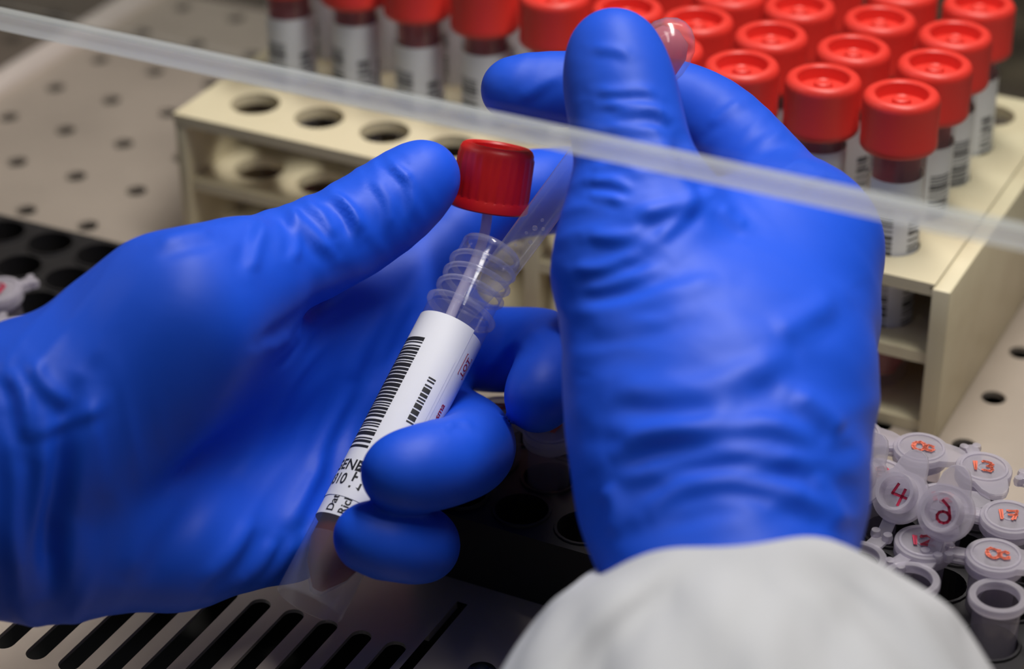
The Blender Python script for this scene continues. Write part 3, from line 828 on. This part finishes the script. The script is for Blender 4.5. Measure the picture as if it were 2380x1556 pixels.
foldsR = [
    ([(1369, 111), (1428, 116), (1470, 130)], 1.2, .4), ([(1378, 210), (1428, 214), (1491, 210), (1533, 227)], 1.2, .6), ([(1386, 239), (1449, 248), (1512, 252), (1554, 273)], 1.2, .7),
    ([(1411, 269), (1470, 265), (1520, 264), (1567, 290)], 1.1, .6), ([(1400, 300), (1480, 302), (1560, 318)], 1.3, .6), ([(1369, 403), (1428, 382), (1490, 392)], 1.3, .6),
    ([(1369, 424), (1420, 424), (1475, 441)], 1.1, .6), ([(1361, 454), (1411, 458), (1453, 470)], 1.1, .6), ([(1470, 505), (1554, 482), (1640, 464)], 1.8, 1.0),
    ([(1520, 560), (1575, 514), (1620, 475)], 1.6, .7), ([(1560, 300), (1609, 390), (1651, 460)], 2.0, -1.4), ([(1672, 475), (1701, 513), (1740, 530)], 1.4, .7),
    ([(1361, 546), (1428, 550), (1512, 529)], 1.5, .6), ([(1326, 625), (1407, 620), (1503, 580)], 1.6, .8), ([(1340, 675), (1442, 660), (1563, 610)], 1.7, .7),
    ([(1311, 716), (1422, 721), (1583, 676), (1684, 645)], 2.2, .7), ([(1331, 766), (1483, 752), (1634, 706)], 2.0, .6), ([(1412, 887), (1503, 912), (1634, 907), (1760, 857), (1860, 810)], 3.2, 1.1),
    ([(1392, 988), (1508, 1003), (1634, 985), (1730, 920)], 2.8, .9), ([(1836, 912), (1911, 963), (1960, 1010)], 2.2, 1.2), ([(1407, 1079), (1493, 1035), (1634, 1003), (1785, 996), (1926, 1023)], 2.8, 1.4),
    ([(1422, 1129), (1533, 1085), (1659, 1055), (1810, 1062), (1940, 1105)], 2.4, 1.3), ([(1483, 1205), (1583, 1144), (1710, 1124), (1836, 1149), (1950, 1200)], 2.4, 1.3),
    ([(1533, 1205), (1664, 1170), (1785, 1180)], 1.8, .7), ([(1400, 1130), (1430, 1180), (1420, 1260)], 2.2, 1.0), ([(1880, 1100), (1930, 1160), (1950, 1240)], 2.0, .9),
    ([(1640, 300), (1690, 260), (1730, 232)], 1.2, .5), ([(1700, 400), (1780, 330), (1830, 310)], 1.6, .4), ([(1800, 420), (1850, 380), (1900, 375)], 1.2, .5), ([(1850, 440), (1890, 415), (1930, 412)], 1.1, .5),
    ([(1200, 235), (1250, 205), (1300, 170)], 1.4, .4), ([(1790, 780), (1870, 740), (1950, 690)], 3.0, .8),
]
handR = empty('gloved_hand', W(207.49, -174.66, 19.93))
tag(handR, 'right hand in a blue nitrile glove and white gown sleeve squeezing the pipette bulb', 'hand')
bpy.context.view_layer.update()
oR, VR = at_world(handR, lambda: build_hand('glove', palmR, [thumbR, indexR, middleR, ringR, pinkyR], wrR, handR, M_GLOVE, folds=foldsR))
print('right hand min z', VR[:, 2].min(), len(VR))

# gown sleeve: rings from the cuff towards the elbow
def sleeve_vf():
    rings = [  # centre x, y, z, half width, half thickness
        (203.59, -165.82, 19.35, 21.95, 24.0),
        (203.48, -165.78, 21.37, 23.21, 27.0),
        (206.66, -168.26, 20.83, 28.39, 30.0),
        (208.75, -171.88, 19.41, 32.75, 33.0),
        (211.03, -175.20, 18.29, 36.51, 35.0),
        (212.42, -179.28, 16.70, 38.73, 37.0),
        (214.72, -185.58, 14.83, 41.97, 39.0),
        (220.12, -196.13, 11.68, 46.29, 40.0),
        (229.82, -215.24, 7.37, 48.57, 44.0),
        (242.37, -241.23, 3.61, 48.26, 46.0)]
    n = 180; V, F = [], []
    u = R2; w = -FW + .22 * U2; w = w / np.linalg.norm(w)
    for k, (x, y, z, a, b) in enumerate(rings):
        c = W(x, y, z)
        g = 0.0 if k < 2 else min(1, (k - 1) / 4)
        for i in range(n):
            th = 2 * math.pi * i / n
            f = 1 + g * (.05 * math.sin(3 * th + .45 * k) + .10 * (abs(math.sin(3.5 * th - .42 * k + 1)) ** .7 - .6) + .05 * (abs(math.sin(6 * th + .8 * k)) - .6) + .02 * math.sin(13 * th + .9 * k))
            for t0, dr, wd, am in ((118, 5.0, 7, -.11), (128, 5.5, 6, .06), (66, -5.5, 8, -.10), (57, -6, 6, .05), (92, 2.5, 5, -.045), (40, -3, 7, -.06)):
                f += g * am * math.exp(-((math.degrees(th) - t0 - dr * (k - 4)) / wd) ** 2)
            dy = (1.6 * math.sin(2.0 * th + 2.4) + .8 * math.sin(5 * th)) * (1 if k <= 2 else 0)
            V.append(c + u * (a * (1 + .3 * (f - 1)) * math.cos(th)) + w * (b * f * math.sin(th)) - U2 * dy)
    for k in range(len(rings) - 1):
        for i in range(n):
            j = (i + 1) % n
            F.append((k * n + i, k * n + j, (k + 1) * n + j, (k + 1) * n + i))
    return V, F
sv = sleeve_vf()
so = part('sleeve', sv, M_GOWN, handR, angle=180)
so.matrix_parent_inverse = Matrix.Translation(-handR.location)
sub = so.modifiers.new('smooth', 'SUBSURF'); sub.levels = 2; sub.render_levels = 2
so['label'] = 'white gown cuff'

# ------------------------------------------------------------------ open sample tube in the left hand
def frame(bottom, top):
    a = top - bottom; Ln = np.linalg.norm(a); a /= Ln
    v = -FW - a * (-FW @ a); v /= np.linalg.norm(v)           # towards the viewer
    u = np.cross(v, a)                                        # to the right in the picture... v x a
    if u @ R2 < 0: u = -u
    return a, u, v, Ln
tb, tt = W(112.74, -162.54, -20.87), W(116.37, -86.67, 25.12)
a, u, v, TL = frame(tb, tt)
# local axes: x = right, y = away, z = tube axis
Rm = np.stack([u, np.cross(a, u), a], 1)
tube = empty('sample_tube', tb, Rm)
tag(tube, 'open clear sample tube with barcode label held in the left blue glove', 'tube')
RB = 7.31
outer = [(RB - .5, 0), (RB, .3), (RB, TL - 18.5), (RB + .1, TL - 17.9), (RB - .55, TL - 17.2), (RB - .55, TL - .4), (RB - .8, TL)]
inner = [(RB - 1.5, TL), (RB - 1.55, TL - 1.2)]
cone_in = [(RB - .9, 14.5), (RB - 1.05, 13), (RB - 2.6, 8), (1.4, 3.0), (0, 2.8)]
part('body', lathe(outer + inner, 56), M_CLEAR, tube, angle=40)
skirt = lathe(cone_in, 56)
part('conical_bottom', skirt, M_CLEAR, tube, angle=40)
def helix(r, z0, z1, turns, rad, n=90):
    pts = []
    for k in range(n + 1):
        t = k / n; a_ = 2 * math.pi * turns * t + .6
        pts.append((r * math.cos(a_), r * math.sin(a_), z0 + (z1 - z0) * t))
    rr = [rad * min(1, 8 * (k / n) + .15, 8 * (1 - k / n) + .15) for k in range(n + 1)]
    return tube_along(pts, rr, 8)
part('thread', helix(RB - .25, TL - 13.5, TL - 3.2, 3.1, .62), M_RIM, tube, angle=60)
part('collar', lathe([(RB - .4, TL - 16.6), (RB + .7, TL - 16.3), (RB + .8, TL - 15.8), (RB - .4, TL - 15.4)], 48), M_RIM, tube, angle=40)
part('liquid', lathe([(0, 3.6), (1.2, 3.9), (RB - 2.7, 8.4), (RB - 1.1, 13.2), (RB - 1.1, TL - 30), (0, TL - 29.5)], 40), M_LIQD, tube, angle=40)
part('rim', lathe([(RB - 1.6, TL - .9), (RB - 1.6, TL), (RB - .75, TL + .1), (RB - .5, TL - .3), (RB - .5, TL - .9)], 56), M_RIM, tube, angle=40)
# label: wraps the front, top and bottom edge as seen
zl = lambda t: TL * (1 - t)
def wrap(V, F, r, a_mid, z_mid, mode):
    """map a flat drawing on the tube. mode 'ring': text runs round the tube; 'axis': text runs up the tube"""
    out = []
    for x, y, _ in V:
        if mode == 'ring': ang = a_mid + x / r; z = z_mid + y
        else: ang = a_mid - y / r; z = z_mid + x
        out.append((r * math.sin(ang), -r * math.cos(ang), z))
    return out, F
def grid_patch(r, s0, s1, z0, z1, n=40):
    V, F = [], []
    for k in range(n + 1):
        an = s0 + (s1 - s0) * k / n
        V += [(r * math.sin(an), -r * math.cos(an), z0), (r * math.sin(an), -r * math.cos(an), z1)]
    return V, [(2 * k, 2 * k + 2, 2 * k + 3, 2 * k + 1) for k in range(n)]
D2 = math.radians
lab = part('label', grid_patch(RB + .06, D2(-150), D2(150), zl(.80), zl(.243), 60), M_PAPER, tube)
lab['label'] = 'white paper label with barcodes'
over = part('label_overlay', grid_patch(RB + .16, D2(-140), D2(38), zl(.752), zl(.236), 50), M_PAPER, lab)
over2 = part('label_strip', grid_patch(RB + .24, D2(-2), D2(32), zl(.56), zl(.33), 20), M_PAPER, lab)
def bars(r, z0, z1, s0, s1, seed, unit):
    R_ = random.Random(seed); V, F = [], []; z = z0
    while z < z1 - unit:
        w = unit * R_.choice((1, 1, 1, 2, 2, 3)); b = len(V); n = 8
        for k in range(n + 1):
            an = s0 + (s1 - s0) * k / n
            V += [(r * math.sin(an), -r * math.cos(an), z), (r * math.sin(an), -r * math.cos(an), min(z + w, z1))]
        F += [(b + 2 * k, b + 2 * k + 2, b + 2 * k + 3, b + 2 * k + 1) for k in range(n)]
        z += w + unit * R_.choice((1, 1, 1, 2))
    return V, F
part('barcode', bars(RB + .21, zl(.622), zl(.308), D2(-88), D2(-32), 11, .30), M_INK, lab)
part('barcode', bars(RB + .30, zl(.525), zl(.398), D2(4), D2(17), 13, .36), M_INK, lab)
def word(txt, size, s, t, mode, m, r=.22, sx=1.0, bold=1.0):
    Vt, Ft = text_mesh(txt, size)
    Vt = [(x * sx, y, 0) for x, y, z in Vt]
    part('printed_word', wrap(Vt, Ft, RB + r, D2(s), zl(t), mode), m, lab, smooth=False)
word('GENE', 3.5, -90, .683, 'ring', M_INK)
word('83310', 3.6, -100, .722, 'ring', M_INK, sx=.85)
word('Data di', 2.6, -38, .795, 'axis', M_INK, .12)
word('Richiesta', 2.6, -14, .795, 'axis', M_INK, .12)
word('LTM', 3.6, -12, .73, 'axis', M_INK)
word('mycoplasma', 2.3, 58, .56, 'axis', M_INKRED, .12)
word('LOT', 2.2, 66, .345, 'axis', M_INKRED, .12)
fr_ = [[(0, 0), (5.0, 0)], [(5.0, 0), (5.0, 2.6)], [(5.0, 2.6), (0, 2.6)], [(0, 2.6), (0, 0)]]
Vb, Fb = strokes(fr_, .18, 0, .01)
part('printed_frame', wrap([(x, y, 0) for x, y, z in Vb], Fb, RB + .12, D2(69), zl(.349), 'axis'), M_INKRED, lab, smooth=False)

# ------------------------------------------------------------------ red cap with swab stick pinched in the left hand
cc = W(112.54, -78.50, 38.47)
axc = view(.16, -.985, -.20); axc /= np.linalg.norm(axc)
cb = cc - axc * 7.07
a, u, v, _ = frame(cb, cb + axc)
cap = empty('tube_cap', cb, np.stack([u, np.cross(a, u), a], 1))
tag(cap, 'red ribbed screw cap with a thin swab stick, pinched by the left thumb', 'cap')
HC = 14.1
RC = 8.74
nn = 108
cp = [(0, 9), (5.9, 9), (7.0, 8.6), (7.2, .5), (7.5, 0), (RC - .25, 0.0), (RC, .3), (RC, 2.0), (RC - .25, 2.5), (RC - .3, 3.0), (RC - .5, HC - 2.4), (RC - .55, HC - 1.8), (RC - .6, HC - 1.2), (RC - 1.0, HC - .4), (RC - 1.6, HC)]
cp += [(RC - 3.0, HC), (RC - 3.4, HC - .4), (RC - 3.7, HC - 2), (2.6, HC - 2.2), (2.3, HC - .9), (0, HC - 1)]
part('cap_shell', lathe(cp, nn, wob=lambda i, k: (.20 if i % 4 == 0 else 0.0) if k in (9, 10) else 0.0), M_REDH, cap, angle=30)
Rc = np.stack([u, np.cross(a, u), a], 1)
ta = (tt - tb) / TL
stick_w = [cb + axc * 8.5, cb + axc * .5, tt + ta * 1.5 - R2 * 3.0 + FW * 1.5, tt - ta * 14 - R2 * 2.0 + FW * 1.5, tt - ta * 30 - R2 * 1.0 + FW * 1.0]
part('swab_stick', tube_along(catmull([(p - cb) @ Rc for p in stick_w], 5), 1.15, 14), M_SWAB, cap)

# ------------------------------------------------------------------ transfer pipette in the right hand
p0, p1 = W(116.46, -103.71, 14.37), W(150.19, -70.14, 74.89)
a, u, v, PL = frame(p0, p1)
pip = empty('transfer_pipette', p0, np.stack([u, np.cross(a, u), a], 1))
tag(pip, 'clear plastic transfer pipette squeezed by the right hand, its end in the open tube', 'pipette')
stem = [(0.9, 0), (1.5, 3), (2.4, 12), (3.45, 15), (3.55, PL * .40), (3.6, PL * .62), (3.8, PL * .74), (4.6, PL * .82), (5.6, PL * .90)]
part('stem', lathe(stem, 36), M_THIN, pip, angle=60)
bulb = [(5.6, PL * .90), (6.1, PL * .94), (6.0, PL * .975), (5.3, PL + .8), (3.8, PL + 2.9), (1.9, PL + 4.2), (0, PL + 4.6)]
part('bulb', lathe(bulb, 36), M_THIN, pip, angle=80)
part('liquid', lathe([(0, PL * .86), (4.0, PL * .865), (5.0, PL * .93), (4.8, PL * .98), (3.3, PL + 1.2), (0, PL + 2.4)], 28), M_PINKBULB, pip, angle=80)
for k, (zz, aa, rr) in enumerate([(PL * .33, -60, .5), (PL * .345, -95, .35), (PL * .37, -80, .6), (PL * .38, -50, .4), (PL * .40, -75, .4), (PL * .30, -100, .35)]):
    part('droplet', shift(lathe([(0, -rr), (rr * .8, -rr * .6), (rr, 0), (rr * .8, rr * .6), (0, rr)], 12), 3.2 * math.cos(D2(aa)), 3.2 * math.sin(D2(aa)), zz), M_THIN, pip)

# ------------------------------------------------------------------ screw on the front plate
sc = part('screw', shift(lathe([(3.6, 0), (3.6, .6), (3.0, 1.5), (1.6, 2.0), (1.5, 1.2), (0, 1.1)], 28), 0, 0, 0), M_SCREW, loc=(142.5, -144.0, ZF))
tag(sc, 'small round screw head in the steel plate at the bottom of the picture', 'screw')

# ------------------------------------------------------------------ sliding glass sash
SY, SZ = -150.0, 89.6
tilt = math.radians(9)
sash = empty('glass_sash', (120, SY, SZ)); sash.rotation_euler = (-tilt, 0, 0)
tag(sash, 'clear glass sash of the cabinet with a pale polished lower edge above the hands', 'sash')
part('pane', box(-250, 330, -2.6, 2.6, 2.0, 330), M_GLASS, sash, smooth=False)
part('lower_edge', box(-250, 330, -2.6, 2.6, -1.6, 2.0, 1.0), M_EDGE, sash, angle=40)
